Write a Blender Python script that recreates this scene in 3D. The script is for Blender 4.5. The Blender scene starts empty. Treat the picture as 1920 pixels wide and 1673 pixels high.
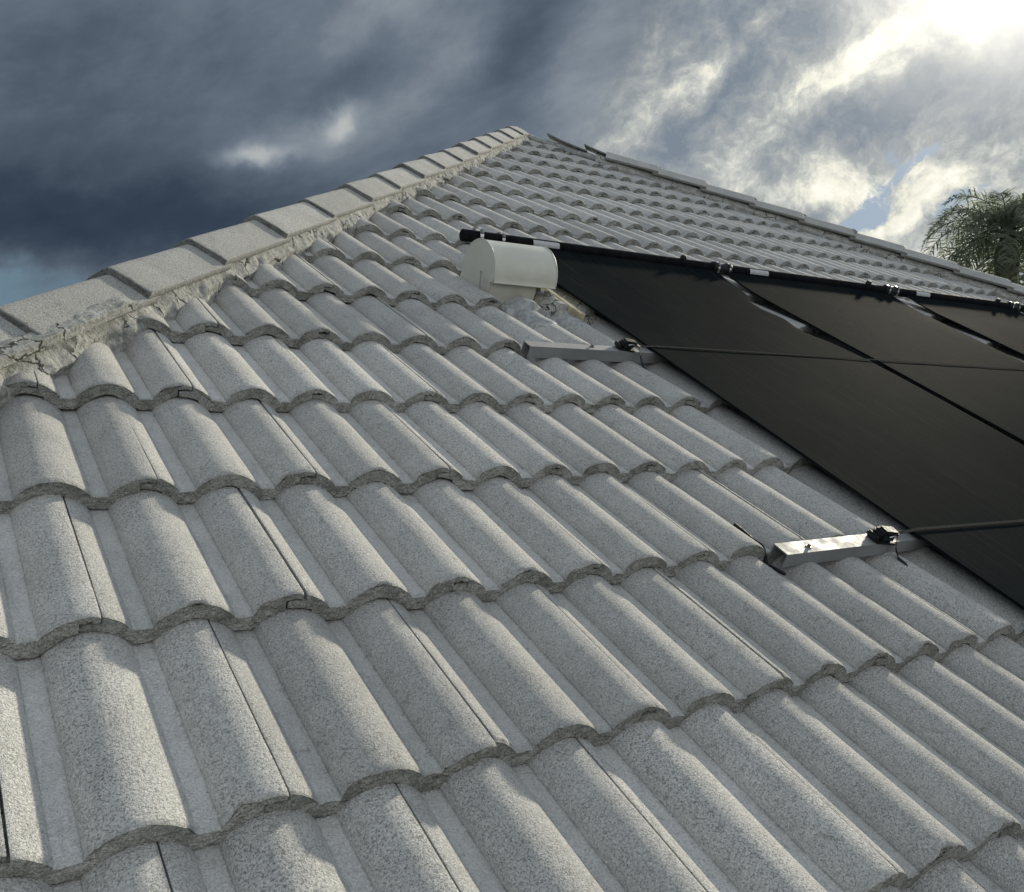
import bpy, bmesh, math, random
from mathutils import Vector, Matrix, Euler, noise as mnoise
sc = bpy.context.scene
C = sc.collection
R = math.radians
PI = math.pi
# ------------------------------------------------------------------ frame of the roof slope
PITCH = R(28.0)
SP, CP = math.sin(PITCH), math.cos(PITCH)
Z0 = 3.6                         # height of the slope's origin above the ground
WT = 0.15                        # width of one roll
G = 0.36796                      # gauge of the courses
APEX = (4.005, 6.271)            # where the two hips meet, in slope coordinates
EAVE_V = -1.75
def W(u, v, h=0.0):              # slope coordinates (across, up the slope, out of it) -> world
    return Vector((u, v * CP - h * SP, Z0 + v * SP + h * CP))
SLOPE = Matrix.Translation((0, 0, Z0)) @ Matrix.Rotation(PITCH, 4, 'X')

# ------------------------------------------------------------------ camera
cam = bpy.data.cameras.new('camera')
cam.sensor_fit = 'HORIZONTAL'
cam.sensor_width = 36.0
cam.lens = 36.0 * 1739.9 / 1920.0
cam.clip_start = 0.05
cam.clip_end = 5000
cam_o = bpy.data.objects.new('camera', cam)
C.objects.link(cam_o)
CX = Vector((0.83027748, -0.49082104, 0.26407199))
CY = Vector((0.01417228, 0.49223795, 0.8703453))
CZ = Vector((-0.55717004, -0.7188856, 0.41565013))
m = Matrix((CX, CY, CZ)).transposed().to_4x4()
m.translation = (-0.24499332, -0.36448353, 0.91010286)
cam_o.matrix_world = SLOPE @ m
sc.camera = cam_o
CAMM = cam_o.matrix_world.copy()
sc.view_settings.view_transform = 'Standard'
sc.view_settings.look = 'None'
sc.view_settings.exposure = 0.45
sc.view_settings.gamma = 1.0
def px_dir(x, y):                # world direction the sky composition is placed by
    d = CAMM.to_3x3() @ Vector(((x - 960) / 1739.9, -(y - 836.5) / 1739.9, -1.0))
    return d.normalized()

# ------------------------------------------------------------------ sun
SUN = Vector((1.108, 0.479, 0.51)).normalized()
SUN_EL = math.asin(SUN.z)
SUN_AZ = math.atan2(SUN.x, SUN.y)
sl = bpy.data.lights.new('sun', 'SUN')
sl.energy = 3.3
sl.angle = R(3.0)
sl.color = (1.0, 0.92, 0.74)
so = bpy.data.objects.new('sun', sl)
C.objects.link(so)
so.rotation_euler = SUN.to_track_quat('Z', 'Y').to_euler()

# ------------------------------------------------------------------ node helper
def lin(r, g, b):
    f = lambda c: (c / 255 / 12.92) if c <= 10.3 else ((c / 255 + .055) / 1.055) ** 2.4
    return (f(r), f(g), f(b), 1.0)
class N:
    def __init__(s, tree):
        s.t = tree; s.n = tree.nodes; s.l = tree.links
    def put(s, sock, v):
        if isinstance(v, bpy.types.NodeSocket): s.l.new(v, sock)
        elif v is not None: sock.default_value = v
    def node(s, t, **k):
        x = s.n.new(t)
        for a, b in k.items(): setattr(x, a, b)
        return x
    def math(s, op, a, b=None, c=None, clamp=False):
        x = s.node('ShaderNodeMath', operation=op, use_clamp=clamp)
        s.put(x.inputs[0], a); s.put(x.inputs[1], b); s.put(x.inputs[2], c)
        return x.outputs[0]
    def vec(s, op, a, b=None, c=None, scale=None):
        x = s.node('ShaderNodeVectorMath', operation=op)
        s.put(x.inputs[0], a); s.put(x.inputs[1], b)
        if c is not None: s.put(x.inputs[2], c)
        if scale is not None: s.put(x.inputs['Scale'], scale)
        return x.outputs['Value'] if op in ('DOT_PRODUCT', 'LENGTH', 'DISTANCE') else x.outputs['Vector']
    def noise(s, v, scale, detail=4, rough=.5, dist=0, lac=2.0, col=False):
        x = s.node('ShaderNodeTexNoise')
        s.put(x.inputs['Vector'], v); s.put(x.inputs['Scale'], scale)
        x.inputs['Detail'].default_value = detail; x.inputs['Roughness'].default_value = rough
        x.inputs['Distortion'].default_value = dist; x.inputs['Lacunarity'].default_value = lac
        return x.outputs['Color'] if col else x.outputs[0]
    def ramp(s, v, a, b, lo=0.0, hi=1.0, smooth=True):
        x = s.node('ShaderNodeMapRange', interpolation_type='SMOOTHSTEP' if smooth else 'LINEAR')
        s.put(x.inputs['Value'], v); s.put(x.inputs['From Min'], a); s.put(x.inputs['From Max'], b)
        s.put(x.inputs['To Min'], lo); s.put(x.inputs['To Max'], hi)
        return x.outputs[0]
    def mix(s, f, a, b, mode='MIX'):
        x = s.node('ShaderNodeMix', data_type='RGBA', blend_type=mode)
        s.put(x.inputs[0], f); s.put(x.inputs[6], a); s.put(x.inputs[7], b)
        return x.outputs[2]

# ------------------------------------------------------------------ sky
world = bpy.data.worlds.new('World')
sc.world = world
world.use_nodes = True
w = N(world.node_tree)
w.n.clear()
bg = w.node('ShaderNodeBackground')
out = w.node('ShaderNodeOutputWorld')
w.l.new(bg.outputs[0], out.inputs[0])
bg.inputs['Strength'].default_value = 0.1
sky = w.node('ShaderNodeTexSky', sky_type='NISHITA')
sky.sun_disc = False
sky.sun_elevation = SUN_EL
sky.sun_rotation = SUN_AZ
D = w.node('ShaderNodeTexCoord').outputs['Generated']
CR = CAMM.to_3x3() @ Vector((1, 0, 0)); CU = Vector((0, 0, 1)); CF = CU.cross(CR).normalized()
wn = w.noise(D, 4.5, 4, .55, col=True)
wn2 = w.noise(D, 17.0, 6, .62, col=True)
Dw = w.vec('MULTIPLY_ADD', w.vec('SUBTRACT', wn, (.5, .5, .5)), (.085, .085, .075), D)
Dw = w.vec('MULTIPLY_ADD', w.vec('SUBTRACT', wn2, (.5, .5, .5)), (.042, .042, .036), Dw)
def blob(px, py, sx, sy, ang=0.0, src=None):
    src = Dw if src is None else src
    b = px_dir(px, py)
    d = w.vec('SUBTRACT', src, tuple(b))
    ca, sa = math.cos(R(ang)), math.sin(R(ang))
    k = 1739.9 / (1 + ((px - 960) / 1739.9) ** 2) ** 0
    e1 = (CR * ca + CU * sa) * (k / sx); e2 = (CU * ca - CR * sa) * (k / sy)
    a = w.vec('DOT_PRODUCT', d, tuple(e1)); e = w.vec('DOT_PRODUCT', d, tuple(e2))
    f = w.math('MULTIPLY', w.vec('DOT_PRODUCT', d, tuple(CF)), 1.3)
    q = w.math('ADD', w.math('MULTIPLY', a, a), w.math('MULTIPLY', e, e))
    q = w.math('ADD', q, w.math('MULTIPLY', f, f))
    return w.math('EXPONENT', w.math('MULTIPLY', q, -1.0))
def S(c, k=7.7):                 # displayed colour -> value before the 0.1 strength, at this exposure
    c = lin(*c)
    return (c[0] * k, c[1] * k, c[2] * k, 1)
def ramp_col(v, stops):
    x = w.node('ShaderNodeValToRGB'); cr = x.color_ramp
    while len(cr.elements) < len(stops): cr.elements.new(.5)
    for e_, (p_, c_) in zip(cr.elements, stops):
        e_.position = p_; c_ = lin(*c_); e_.color = (c_[0], c_[1], c_[2], 1)
    w.put(x.inputs[0], v)
    return w.vec('SCALE', x.outputs[0], scale=7.7)
def axis_vec(src, ang, s1, s2, s3):      # stretch the noise along a direction in the sky
    ca, sa = math.cos(R(ang)), math.sin(R(ang))
    x = w.node('ShaderNodeCombineXYZ')
    w.put(x.inputs[0], w.vec('DOT_PRODUCT', src, tuple((CR * ca + CU * sa) * s1)))
    w.put(x.inputs[1], w.vec('DOT_PRODUCT', src, tuple((CU * ca - CR * sa) * s2)))
    w.put(x.inputs[2], w.vec('DOT_PRODUCT', src, tuple(CF * s3)))
    return x.outputs[0]
def total(terms):
    t = None
    for amp, bl in terms:
        v = w.math('MULTIPLY', bl, amp)
        t = v if t is None else w.math('ADD', t, v)
    return t
big = w.noise(Dw, 4.0, 6, .55, .3)
# left: heavy slate storm cloud, soft and streaky
sv = axis_vec(D, 24, .7, 1.5, 1.0)
soft = w.noise(sv, 6.5, 9, .62, .1)
L = w.math('ADD', w.math('MULTIPLY', w.math('SUBTRACT', soft, .5), .62), .50)
L = w.math('ADD', L, total([
    (-.10, blob(150, 150, 330, 190)), (-.30, blob(100, 405, 420, 66, 3)), (-.12, blob(250, 340, 420, 70)), (-.05, blob(420, 150, 120, 130)),
    (.15, blob(735, 20, 140, 50, 20)), (-.12, blob(640, 150, 170, 45, 35)), (.12, blob(880, 110, 110, 40, 42)), (-.13, blob(985, 110, 60, 100)),
    (.13, blob(1090, 200, 80, 70, 40)), (.10, blob(1120, 60, 130, 60, 35)),
    (.30, blob(490, 288, 58, 15, 6)), (.30, blob(628, 232, 34, 20, 35)), (.15, blob(530, 258, 110, 34, 15))]))
col = ramp_col(L, [(0.0, (38, 50, 66)), (.18, (54, 66, 81)), (.36, (80, 91, 105)), (.52, (104, 115, 128)), (.70, (140, 149, 157)), (.88, (186, 188, 186)), (1.0, (215, 212, 200))])
teal = w.ramp(w.math('ADD', blob(0, 590, 340, 108, -6), w.math('MULTIPLY', w.math('SUBTRACT', w.noise(D, 22.0, 7, .65), .5), .9)), .26, .72)
col = w.mix(teal, col, w.mix(w.ramp(soft, .35, .65), S((92, 112, 126)), S((108, 132, 148))))
# right: broken cumulus drawn out along the wind, lit from the hidden sun
cv = axis_vec(Dw, 38, .92, 1.12, 1.0)
off = tuple(SUN * 0.016)
cv2 = axis_vec(w.vec('ADD', Dw, off), 38, .92, 1.12, 1.0)
d1 = w.noise(cv, 10.0, 13, .67, 0)
d2 = w.noise(cv2, 10.0, 13, .67, 0)
rim = w.math('SUBTRACT', d1, d2)
T = w.math('ADD', w.math('MULTIPLY', w.math('SUBTRACT', d1, .5), 1.45), .33)
T = w.math('ADD', T, w.math('MULTIPLY', rim, 1.2))
T = w.math('ADD', T, total([
    (.24, blob(1240, 205, 60, 25, 45)), (.26, blob(1310, 190, 35, 60, -30)), (.34, blob(1430, 55, 170, 26, 38)), (-.22, blob(1380, 150, 150, 28, 50)), (-.18, blob(1280, 290, 80, 35, 30)),
    (.27, blob(1530, 165, 220, 32, 36)), (.26, blob(1700, 50, 180, 34, 27)), (-.20, blob(1710, 175, 170, 46, 16)), (-.10, blob(1560, 240, 130, 26, 20)), (-.08, blob(1600, 50, 120, 26, 20)),
    (.42, blob(1585, 335, 80, 40, -15)), (.34, blob(1500, 375, 110, 26, -12)), (.16, blob(1450, 300, 100, 22, 15)), (.26, blob(1840, 290, 110, 45, 10)), (.40, blob(1690, 405, 45, 20, 20)), (.34, blob(1780, 350, 50, 24, 20)),
    (.28, blob(1760, 470, 130, 40)), (.36, blob(1880, 10, 150, 45, 20)), (.16, blob(1900, 400, 80, 100)), (-.14, blob(1880, 130, 140, 50, 10))]))
right = ramp_col(T, [(0.0, (122, 134, 146)), (.22, (144, 152, 159)), (.40, (164, 169, 170)), (.58, (196, 199, 194)), (.76, (236, 234, 218)), (.95, (255, 252, 238))])
gap = total([(.8, blob(1655, 355, 36, 40, 30)), (.8, blob(1735, 290, 50, 16, 30)), (.9, blob(1605, 412, 44, 18, 20)), (.5, blob(1690, 270, 40, 20, 0)), (.6, blob(1850, 375, 60, 26, 0)), (.0, blob(1450, 85, 60, 28, 40))])
gap = w.math('SUBTRACT', gap, w.math('MULTIPLY', w.math('MULTIPLY', w.math('SUBTRACT', d1, .5), 3.2), w.math('MINIMUM', w.math('MULTIPLY', gap, 2.5), 1.0)))
clear = w.mix(.3, S((134, 156, 178)), sky.outputs[0])
right = w.mix(w.ramp(gap, .34, .66), right, w.mix(.85, clear, S((142, 162, 182))))
edge_ = w.vec('DOT_PRODUCT', w.vec('SUBTRACT', Dw, tuple(px_dir(1190, 150))), tuple((CR * math.cos(R(-25)) + CU * math.sin(R(-25)))))
col = w.mix(w.ramp(edge_, -.05, .06), col, right)
glow = w.math('MULTIPLY', blob(2020, -130, 200, 150), .85)
col = w.mix(glow, col, (12.5, 12.0, 10.8, 1))
# the half of the sky behind and above the photographer: made-up cloud, brightness shaped to light the tiles
up = w.vec('DOT_PRODUCT', D, (0, 0, 1))
fwd = w.vec('DOT_PRODUCT', D, tuple(CF))
rest = w.math('MAXIMUM', w.ramp(up, .5, .8), w.ramp(fwd, .45, .0))
side = w.vec('DOT_PRODUCT', D, tuple(CR))
zen = w.mix(w.ramp(big, .35, .65), S((146, 158, 172), 10.0), S((180, 188, 196), 10.0))
storm = w.mix(w.ramp(big, .35, .65), S((92, 104, 120), 10.0), S((128, 138, 150), 10.0))
back = w.mix(w.ramp(big, .35, .65), S((206, 212, 218), 10.0), S((246, 244, 238), 10.0))
high = w.mix(w.math('MULTIPLY', w.ramp(fwd, .1, -.5), w.ramp(up, .75, .35)), zen, back)
high = w.mix(w.ramp(side, -.35, -.8), high, storm)
col = w.mix(rest, col, high)
col = w.mix(w.ramp(up, 0.0, -.05), col, S((70, 74, 70)))
w.l.new(col, bg.inputs['Color'])

# ------------------------------------------------------------------ materials
def new_mat(name):
    mt = bpy.data.materials.new(name); mt.use_nodes = True
    n = N(mt.node_tree)
    return mt, n, n.n['Principled BSDF']
def simple(name, col, rough=.6, metal=0.0, nscale=40, var=.12, bump=.0, bscale=200, spec=.5):
    mt, n, b = new_mat(name)
    o = n.node('ShaderNodeTexCoord').outputs['Object']
    f = n.noise(o, nscale, 5, .6)
    c1 = tuple(c * (1 - var) for c in col) + (1,); c2 = tuple(min(1, c * (1 + var)) for c in col) + (1,)
    n.put(b.inputs['Base Color'], n.mix(n.ramp(f, .35, .65), c1, c2))
    n.put(b.inputs['Roughness'], n.ramp(n.noise(o, nscale * 2.3, 3), .3, .7, rough * .85, min(1, rough * 1.15)))
    b.inputs['Metallic'].default_value = metal
    b.inputs['Specular IOR Level'].default_value = spec
    if bump:
        bp = n.node('ShaderNodeBump'); bp.inputs['Strength'].default_value = 1.0
        bp.inputs['Distance'].default_value = bump
        n.put(bp.inputs['Height'], n.noise(o, bscale, 5, .65)); n.put(b.inputs['Normal'], bp.outputs[0])
    return mt
def tile_mat(name, pale, dark_amount, rim=1.0):
    mt, n, b = new_mat(name)
    tc = n.node('ShaderNodeTexCoord')
    oi = n.node('ShaderNodeObjectInfo')
    rnd = oi.outputs['Random']
    o = n.vec('ADD', tc.outputs['Object'], n.vec('SCALE', (13.7, 7.3, 3.1), scale=n.math('MULTIPLY', rnd, 20.0)))
    at = n.node('ShaderNodeAttribute', attribute_name='zone')
    sep = n.node('ShaderNodeSeparateColor'); n.l.new(at.outputs['Color'], sep.inputs[0])
    roll, edge, flank = sep.outputs[0], sep.outputs[1], sep.outputs[2]
    blot = n.noise(o, 9.0, 5, .6)
    mid = n.noise(o, 45.0, 5, .6)
    # coarse sandy grain of the weathered slurry coat: pits between pale grains, their shade painted dark
    g1 = n.noise(o, 290.0, 3, .62, .7)
    g2 = n.noise(o, 520.0, 2, .5)
    g3 = n.noise(o, 105.0, 3, .55, .4)
    grain = n.math('ADD', g1, n.math('MULTIPLY', n.math('SUBTRACT', g2, .5), .5))
    c = n.mix(n.ramp(blot, .3, .7), tuple(x * .90 for x in pale) + (1,), tuple(x * 1.06 for x in pale) + (1,))
    c = n.mix(n.math('MULTIPLY', n.ramp(mid, .52, .72), .22), c, tuple(x * .70 for x in pale) + (1,))
    c = n.mix(n.math('MULTIPLY', n.ramp(grain, .52, .66), .45), c, tuple(min(.8, x * 1.35) for x in pale) + (1,))
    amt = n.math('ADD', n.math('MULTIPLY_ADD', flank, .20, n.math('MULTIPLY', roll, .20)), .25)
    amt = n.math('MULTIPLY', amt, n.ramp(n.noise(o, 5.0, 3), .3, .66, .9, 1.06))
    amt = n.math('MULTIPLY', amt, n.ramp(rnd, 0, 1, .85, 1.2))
    pit_shade = n.ramp(grain, .50, .36)
    c = n.mix(n.math('MULTIPLY', n.math('MULTIPLY', pit_shade, amt), dark_amount), c, (.075, .079, .083, 1))  # grazing-light shade in the grain painted in, heaviest on the left flanks
    # rain-washed streaks, lichen spots and a darker tone along the foot of the rolls
    stv = n.noise(n.vec('MULTIPLY', o, (1, .09, 1)), 55.0, 5, .62)
    c = n.mix(n.math('MULTIPLY', n.ramp(stv, .55, .72), .20), c, (.17, .172, .165, 1))
    lich = n.math('MULTIPLY', n.ramp(n.noise(o, 62.0, 4, .6), .60, .65), n.ramp(n.noise(o, 4.0, 2), .46, .58))
    c = n.mix(n.math('MULTIPLY', lich, .35), c, (.13, .135, .11, 1))
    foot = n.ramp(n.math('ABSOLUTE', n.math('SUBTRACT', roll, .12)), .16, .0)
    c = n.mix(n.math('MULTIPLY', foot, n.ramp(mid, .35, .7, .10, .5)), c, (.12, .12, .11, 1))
    c = n.mix(n.math('MULTIPLY', n.ramp(n.noise(o, 300.0, 1), .70, .76), .7), c, (.045, .045, .045, 1))
    # broken front edge: tan body of the concrete with grime in the hollows
    st = n.noise(n.vec('MULTIPLY', o, (1, .6, .6)), 420.0, 4, .65)
    ec = n.mix(n.ramp(n.math('ADD', st, n.math('MULTIPLY', n.math('SUBTRACT', mid, .5), .6)), .36, .64), (.27, .266, .242, 1), (.49, .482, .445, 1))
    ec = n.mix(n.math('MULTIPLY', n.ramp(n.noise(o, 20.0, 3), .45, .7), .5), ec, (.13, .13, .105, 1))
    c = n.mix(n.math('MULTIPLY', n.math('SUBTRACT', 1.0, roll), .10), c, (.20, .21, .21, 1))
    ec = n.mix(1.0, ec, (rim, rim * 1.02, rim * 1.05, 1), 'MULTIPLY')  # darkens the cap edges: shade on their front faces painted in
    c = n.mix(edge, c, ec)
    br = n.math('MULTIPLY_ADD', rnd, .24, .88)
    c = n.mix(1.0, c, n.vec('SCALE', (1, 1, 1), scale=br), 'MULTIPLY')
    n.put(b.inputs['Base Color'], c)
    b.inputs['Roughness'].default_value = .9
    b.inputs['Specular IOR Level'].default_value = .25
    h = n.math('ADD', n.math('MULTIPLY', g1, 1.0), n.math('MULTIPLY', g2, .3))
    h = n.math('MULTIPLY', h, n.math('MULTIPLY_ADD', roll, .5, .5))
    h = n.math('ADD', h, n.math('MULTIPLY', g3, n.math('MULTIPLY_ADD', edge, 2.2, .5)))
    bp = n.node('ShaderNodeBump'); bp.inputs['Distance'].default_value = .0070; bp.inputs['Strength'].default_value = .9
    n.put(bp.inputs['Height'], h); n.put(b.inputs['Normal'], bp.outputs[0])
    return mt
M = {}
M['tile'] = tile_mat('tile_concrete', (.53, .527, .505), .9)
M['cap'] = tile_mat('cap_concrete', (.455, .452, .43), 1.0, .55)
M['crack'] = simple('crack_dark', (.012, .012, .013), .9)
M['deck'] = simple('roof_underlay', (.02, .02, .022), .9)
M['alu'] = simple('mill_aluminium', (.22, .225, .23), .6, .25, 12, .08, .0005, 90)
M['steel'] = simple('stainless_band', (.55, .56, .58), .36, 1.0, 60, .05)
M['bolt'] = simple('bolt_zinc', (.22, .22, .21), .5, .8, 300, .3)
M['rubber'] = simple('black_rubber', (.009, .010, .012), .6, 0, 50, .3, .0008, 120, .25)
M['pipe'] = simple('black_pipe_plastic', (.007, .008, .010), .8, 0, 30, .3, .0003, 80, .04)
M['sticker'] = simple('white_sticker', (.42, .43, .44), .45, 0, 80, .08)
M['vent'] = simple('painted_vent_metal', (.50, .50, .445), .42, 0, 7, .05, .0006, 9)
M['vent_neck'] = simple('vent_neck_paint', (.46, .455, .40), .55, 0, 14, .10, .0006, 30)
M['strap'] = simple('grey_webbing', (.050, .050, .046), .95, 0, 200, .25, .0004, 700, 0.0)
M['render_wall'] = simple('wall_render', (.62, .60, .55), .85, 0, 6, .06, .002, 160)
M['gutter'] = simple('gutter_paint', (.5, .5, .49), .4, 0, 6, .05)
M['flash'] = simple('weathered_flashing', (.29, .30, .30), .8, 0, 40, .22, .002, 60)
M['yellow_flash'] = simple('stained_cream_flashing', (.42, .37, .25), .7, 0, 25, .25, .001, 80)
M['darkstrip'] = simple('dark_bent_strip', (.13, .135, .13), .8, 0, 40, .35, .001, 150)
def mortar_mat():
    mt, n, b = new_mat('rough_mortar')
    o = n.node('ShaderNodeTexCoord').outputs['Object']
    a = n.noise(o, 14.0, 7, .65, .3); f = n.noise(o, 75.0, 6, .7, .4); s = n.noise(o, 260.0, 3, .6)
    st = n.noise(n.vec('MULTIPLY', o, (1, 1, .25)), 60.0, 4, .6)
    c = n.mix(n.ramp(a, .32, .68), (.33, .335, .318, 1), (.51, .51, .48, 1))
    c = n.mix(n.math('MULTIPLY', n.ramp(f, .55, .42), .55), c, (.20, .195, .175, 1))
    c = n.mix(n.math('MULTIPLY', n.ramp(st, .56, .70), .5), c, (.16, .16, .145, 1))
    c = n.mix(n.math('MULTIPLY', n.ramp(n.noise(o, 34.0, 5, .7), .62, .70), .6), c, (.10, .10, .095, 1))
    vo = n.node('ShaderNodeTexVoronoi', feature='DISTANCE_TO_EDGE'); vo.inputs['Scale'].default_value = 9.0
    n.put(vo.inputs['Vector'], n.vec('MULTIPLY_ADD', n.noise(o, 24.0, 4, .6, col=True), (.05, .05, .05), o))
    crk = n.ramp(vo.outputs['Distance'], .030, .012)
    c = n.mix(n.math('MULTIPLY', crk, n.ramp(n.noise(o, 7.0, 2), .42, .55)), c, (.045, .045, .042, 1))
    n.put(b.inputs['Base Color'], c)
    b.inputs['Roughness'].default_value = .95; b.inputs['Specular IOR Level'].default_value = .2
    bp = n.node('ShaderNodeBump'); bp.inputs['Distance'].default_value = .008; bp.inputs['Strength'].default_value = 1
    h = n.math('ADD', n.math('MULTIPLY', f, 1.2), n.math('MULTIPLY', s, .35))
    n.put(bp.inputs['Height'], h); n.put(b.inputs['Normal'], bp.outputs[0])
    return mt
M['mortar'] = mortar_mat()
def mat_absorber():
    mt, n, b = new_mat('black_absorber')
    o = n.node('ShaderNodeTexCoord').outputs['Object']
    big_ = n.noise(o, 2.2, 5, .6)
    dust = n.noise(n.vec('MULTIPLY', o, (30, 1.5, 1)), 1.4, 5, .65)
    c = n.mix(n.ramp(big_, .3, .7), (.0060, .0088, .0110, 1), (.0100, .0125, .0130, 1))
    c = n.mix(n.math('MULTIPLY', n.ramp(dust, .48, .72), .55), c, (.019, .020, .018, 1))
    c = n.mix(n.math('MULTIPLY', n.ramp(n.noise(o, 190.0, 1), .74, .80), .35), c, (.10, .10, .09, 1))
    n.put(b.inputs['Base Color'], c)
    b.inputs['Roughness'].default_value = .72
    b.inputs['Specular IOR Level'].default_value = .0009
    wv = n.node('ShaderNodeTexWave', wave_type='BANDS', bands_direction='X')
    n.put(wv.inputs['Vector'], o); wv.inputs['Scale'].default_value = 48.0
    wv.inputs['Distortion'].default_value = .3
    bp = n.node('ShaderNodeBump'); bp.inputs['Distance'].default_value = .0012; bp.inputs['Strength'].default_value = .8
    n.put(bp.inputs['Height'], n.math('ADD', wv.outputs[1], n.math('MULTIPLY', n.noise(o, 60.0, 3), .3))); n.put(b.inputs['Normal'], bp.outputs[0])
    return mt
M['absorber'] = mat_absorber()
M['frond'] = simple('palm_leaf', (.15, .17, .135), .8, 0, 3, .35)  # leaf colour lifted pale, painting in the haze over the crown
_n = N(M['frond'].node_tree); _p = _n.n['Principled BSDF']; _t = _n.node('ShaderNodeBsdfTranslucent'); _t.inputs[0].default_value = (.24, .28, .20, 1)
_m = _n.node('ShaderNodeMixShader'); _m.inputs[0].default_value = .6
_n.l.new(_p.outputs[0], _m.inputs[1]); _n.l.new(_t.outputs[0], _m.inputs[2]); _n.l.new(_m.outputs[0], _n.n['Material Output'].inputs[0])
M['trunk'] = simple('palm_trunk', (.13, .12, .10), .9, 0, 8, .3, .02, 10)
M['grass'] = simple('lawn', (.055, .085, .03), .9, 0, .8, .35, .03, 30)

# ------------------------------------------------------------------ object helpers
def tag(o, label=None, cat=None, group=None, kind=None):
    if label: o['label'] = label
    if cat: o['category'] = cat
    if group: o['group'] = group
    if kind: o['kind'] = kind
    return o
def empty(name, mat, label, cat, group=None):
    o = bpy.data.objects.new(name, None); C.objects.link(o)
    o.empty_display_size = .1; o.matrix_world = mat
    return tag(o, label, cat, group)
def mesh_obj(name, me, mats, parent=None, loc=None):
    o = bpy.data.objects.new(name, me); C.objects.link(o)
    for q in (mats if isinstance(mats, (list, tuple)) else [mats]):
        if q.name not in [x.name for x in me.materials if x]: me.materials.append(q)
    if parent: o.parent = parent
    if loc is not None: o.location = loc
    return o
def from_data(name, vs, fs, mats, parent=None, loc=None, smooth=True, zones=None, midx=None):
    me = bpy.data.meshes.new(name)
    me.from_pydata([tuple(v) for v in vs], [], fs)
    if smooth: me.polygons.foreach_set('use_smooth', [True] * len(me.polygons))
    if midx: me.polygons.foreach_set('material_index', midx)
    if zones:
        a = me.color_attributes.new('zone', 'FLOAT_COLOR', 'POINT')
        a.data.foreach_set('color', [c for z in zones for c in (*z, 1.0)])
    me.update()
    return mesh_obj(name, me, mats, parent, loc)
def bm_obj(name, bm, mats, parent=None, smooth=False, loc=None):
    me = bpy.data.meshes.new(name)
    bmesh.ops.recalc_face_normals(bm, faces=bm.faces)
    bm.to_mesh(me); bm.free()
    if smooth: me.polygons.foreach_set('use_smooth', [True] * len(me.polygons))
    return mesh_obj(name, me, mats, parent, loc)
def box(bm, x0, x1, y0, y1, z0, z1, bev=0.0):
    r = bmesh.ops.create_cube(bm, size=1)
    for v in r['verts']:
        v.co = Vector((x0 + (v.co.x + .5) * (x1 - x0), y0 + (v.co.y + .5) * (y1 - y0), z0 + (v.co.z + .5) * (z1 - z0)))
    if bev:
        es = list({e for v in r['verts'] for e in v.link_edges})
        bmesh.ops.bevel(bm, geom=es, offset=bev, segments=2, affect='EDGES')
def tube(path, rad, seg=12, caps=True):
    """vertices and faces of a tube along a list of points; rad is a number or a list"""
    n = len(path); vs = []; fs = []
    path = [Vector(p) for p in path]
    prev = None
    for i, p in enumerate(path):
        t = (path[min(i + 1, n - 1)] - path[max(i - 1, 0)]).normalized()
        a = Vector((0, 0, 1)) if abs(t.z) < .9 else Vector((1, 0, 0))
        s = t.cross(a).normalized() if prev is None else (prev - t * prev.dot(t)).normalized()
        prev = s; q = t.cross(s)
        r = rad[i] if isinstance(rad, (list, tuple)) else rad
        for k in range(seg):
            an = 2 * PI * k / seg
            vs.append(p + (s * math.cos(an) + q * math.sin(an)) * r)
    for i in range(n - 1):
        for k in range(seg):
            k2 = (k + 1) % seg
            fs.append((i * seg + k, i * seg + k2, (i + 1) * seg + k2, (i + 1) * seg + k))
    if caps:
        fs.append(tuple(range(seg))[::-1]); fs.append(tuple((n - 1) * seg + k for k in range(seg)))
    return vs, fs
def strip(path, width_vec, thick_vec):
    vs, fs = [], []
    for p in path:
        p = Vector(p)
        for a, b in ((-.5, 0), (.5, 0), (.5, 1), (-.5, 1)):
            vs.append(p + Vector(width_vec) * a + Vector(thick_vec) * b)
    for i in range(len(path) - 1):
        for k in range(4):
            k2 = (k + 1) % 4
            fs.append((i * 4 + k, i * 4 + k2, (i + 1) * 4 + k2, (i + 1) * 4 + k))
    fs.append((3, 2, 1, 0)); b = (len(path) - 1) * 4; fs.append((b, b + 1, b + 2, b + 3))
    return vs, fs

# ------------------------------------------------------------------ ground
def sheet(name, s, z, mt):
    me = bpy.data.meshes.new(name)
    me.from_pydata([(-s, -s, z), (s, -s, z), (s, s, z), (-s, s, z)], [], [(0, 1, 2, 3)])
    o = mesh_obj(name, me, mt); o['kind'] = 'structure'
    return o
sheet('ground', 2500, 0.0, M['grass'])

# ------------------------------------------------------------------ house
AW = W(*APEX)
EW = W(0, EAVE_V)
HALF = (AW.y - EW.y)
XL, XR = AW.x - HALF, AW.x + HALF
house = empty('house', Matrix.Translation((AW.x, EW.y, 0)),
              'house roofed in weathered pale grey concrete tiles with mortared hip caps', 'house')
IH = Matrix.Translation((-AW.x, -EW.y, 0))
LONG = 9.0
bm = bmesh.new()
box(bm, XL + .55, XR - .55, EW.y + .55, AW.y + LONG, 0, EW.z - .12)
bmesh.ops.transform(bm, matrix=IH, verts=bm.verts)
bm_obj('wall', bm, M['render_wall'], house)
bm = bmesh.new()
zt = EW.z - .06
box(bm, XL, XR, EW.y + .02, EW.y + .55, zt - .14, zt - .10)
box(bm, XL, XL + .55, EW.y + .551, AW.y + LONG, zt - .14, zt - .10)
box(bm, XR - .55, XR, EW.y + .551, AW.y + LONG, zt - .14, zt - .10)
box(bm, XL - .09, XR + .09, EW.y - .10, EW.y + .015, zt - .15, zt - .02, .01)
box(bm, XL - .11, XL - .005, EW.y + .02, AW.y + LONG, zt - .15, zt - .02, .01)
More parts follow.
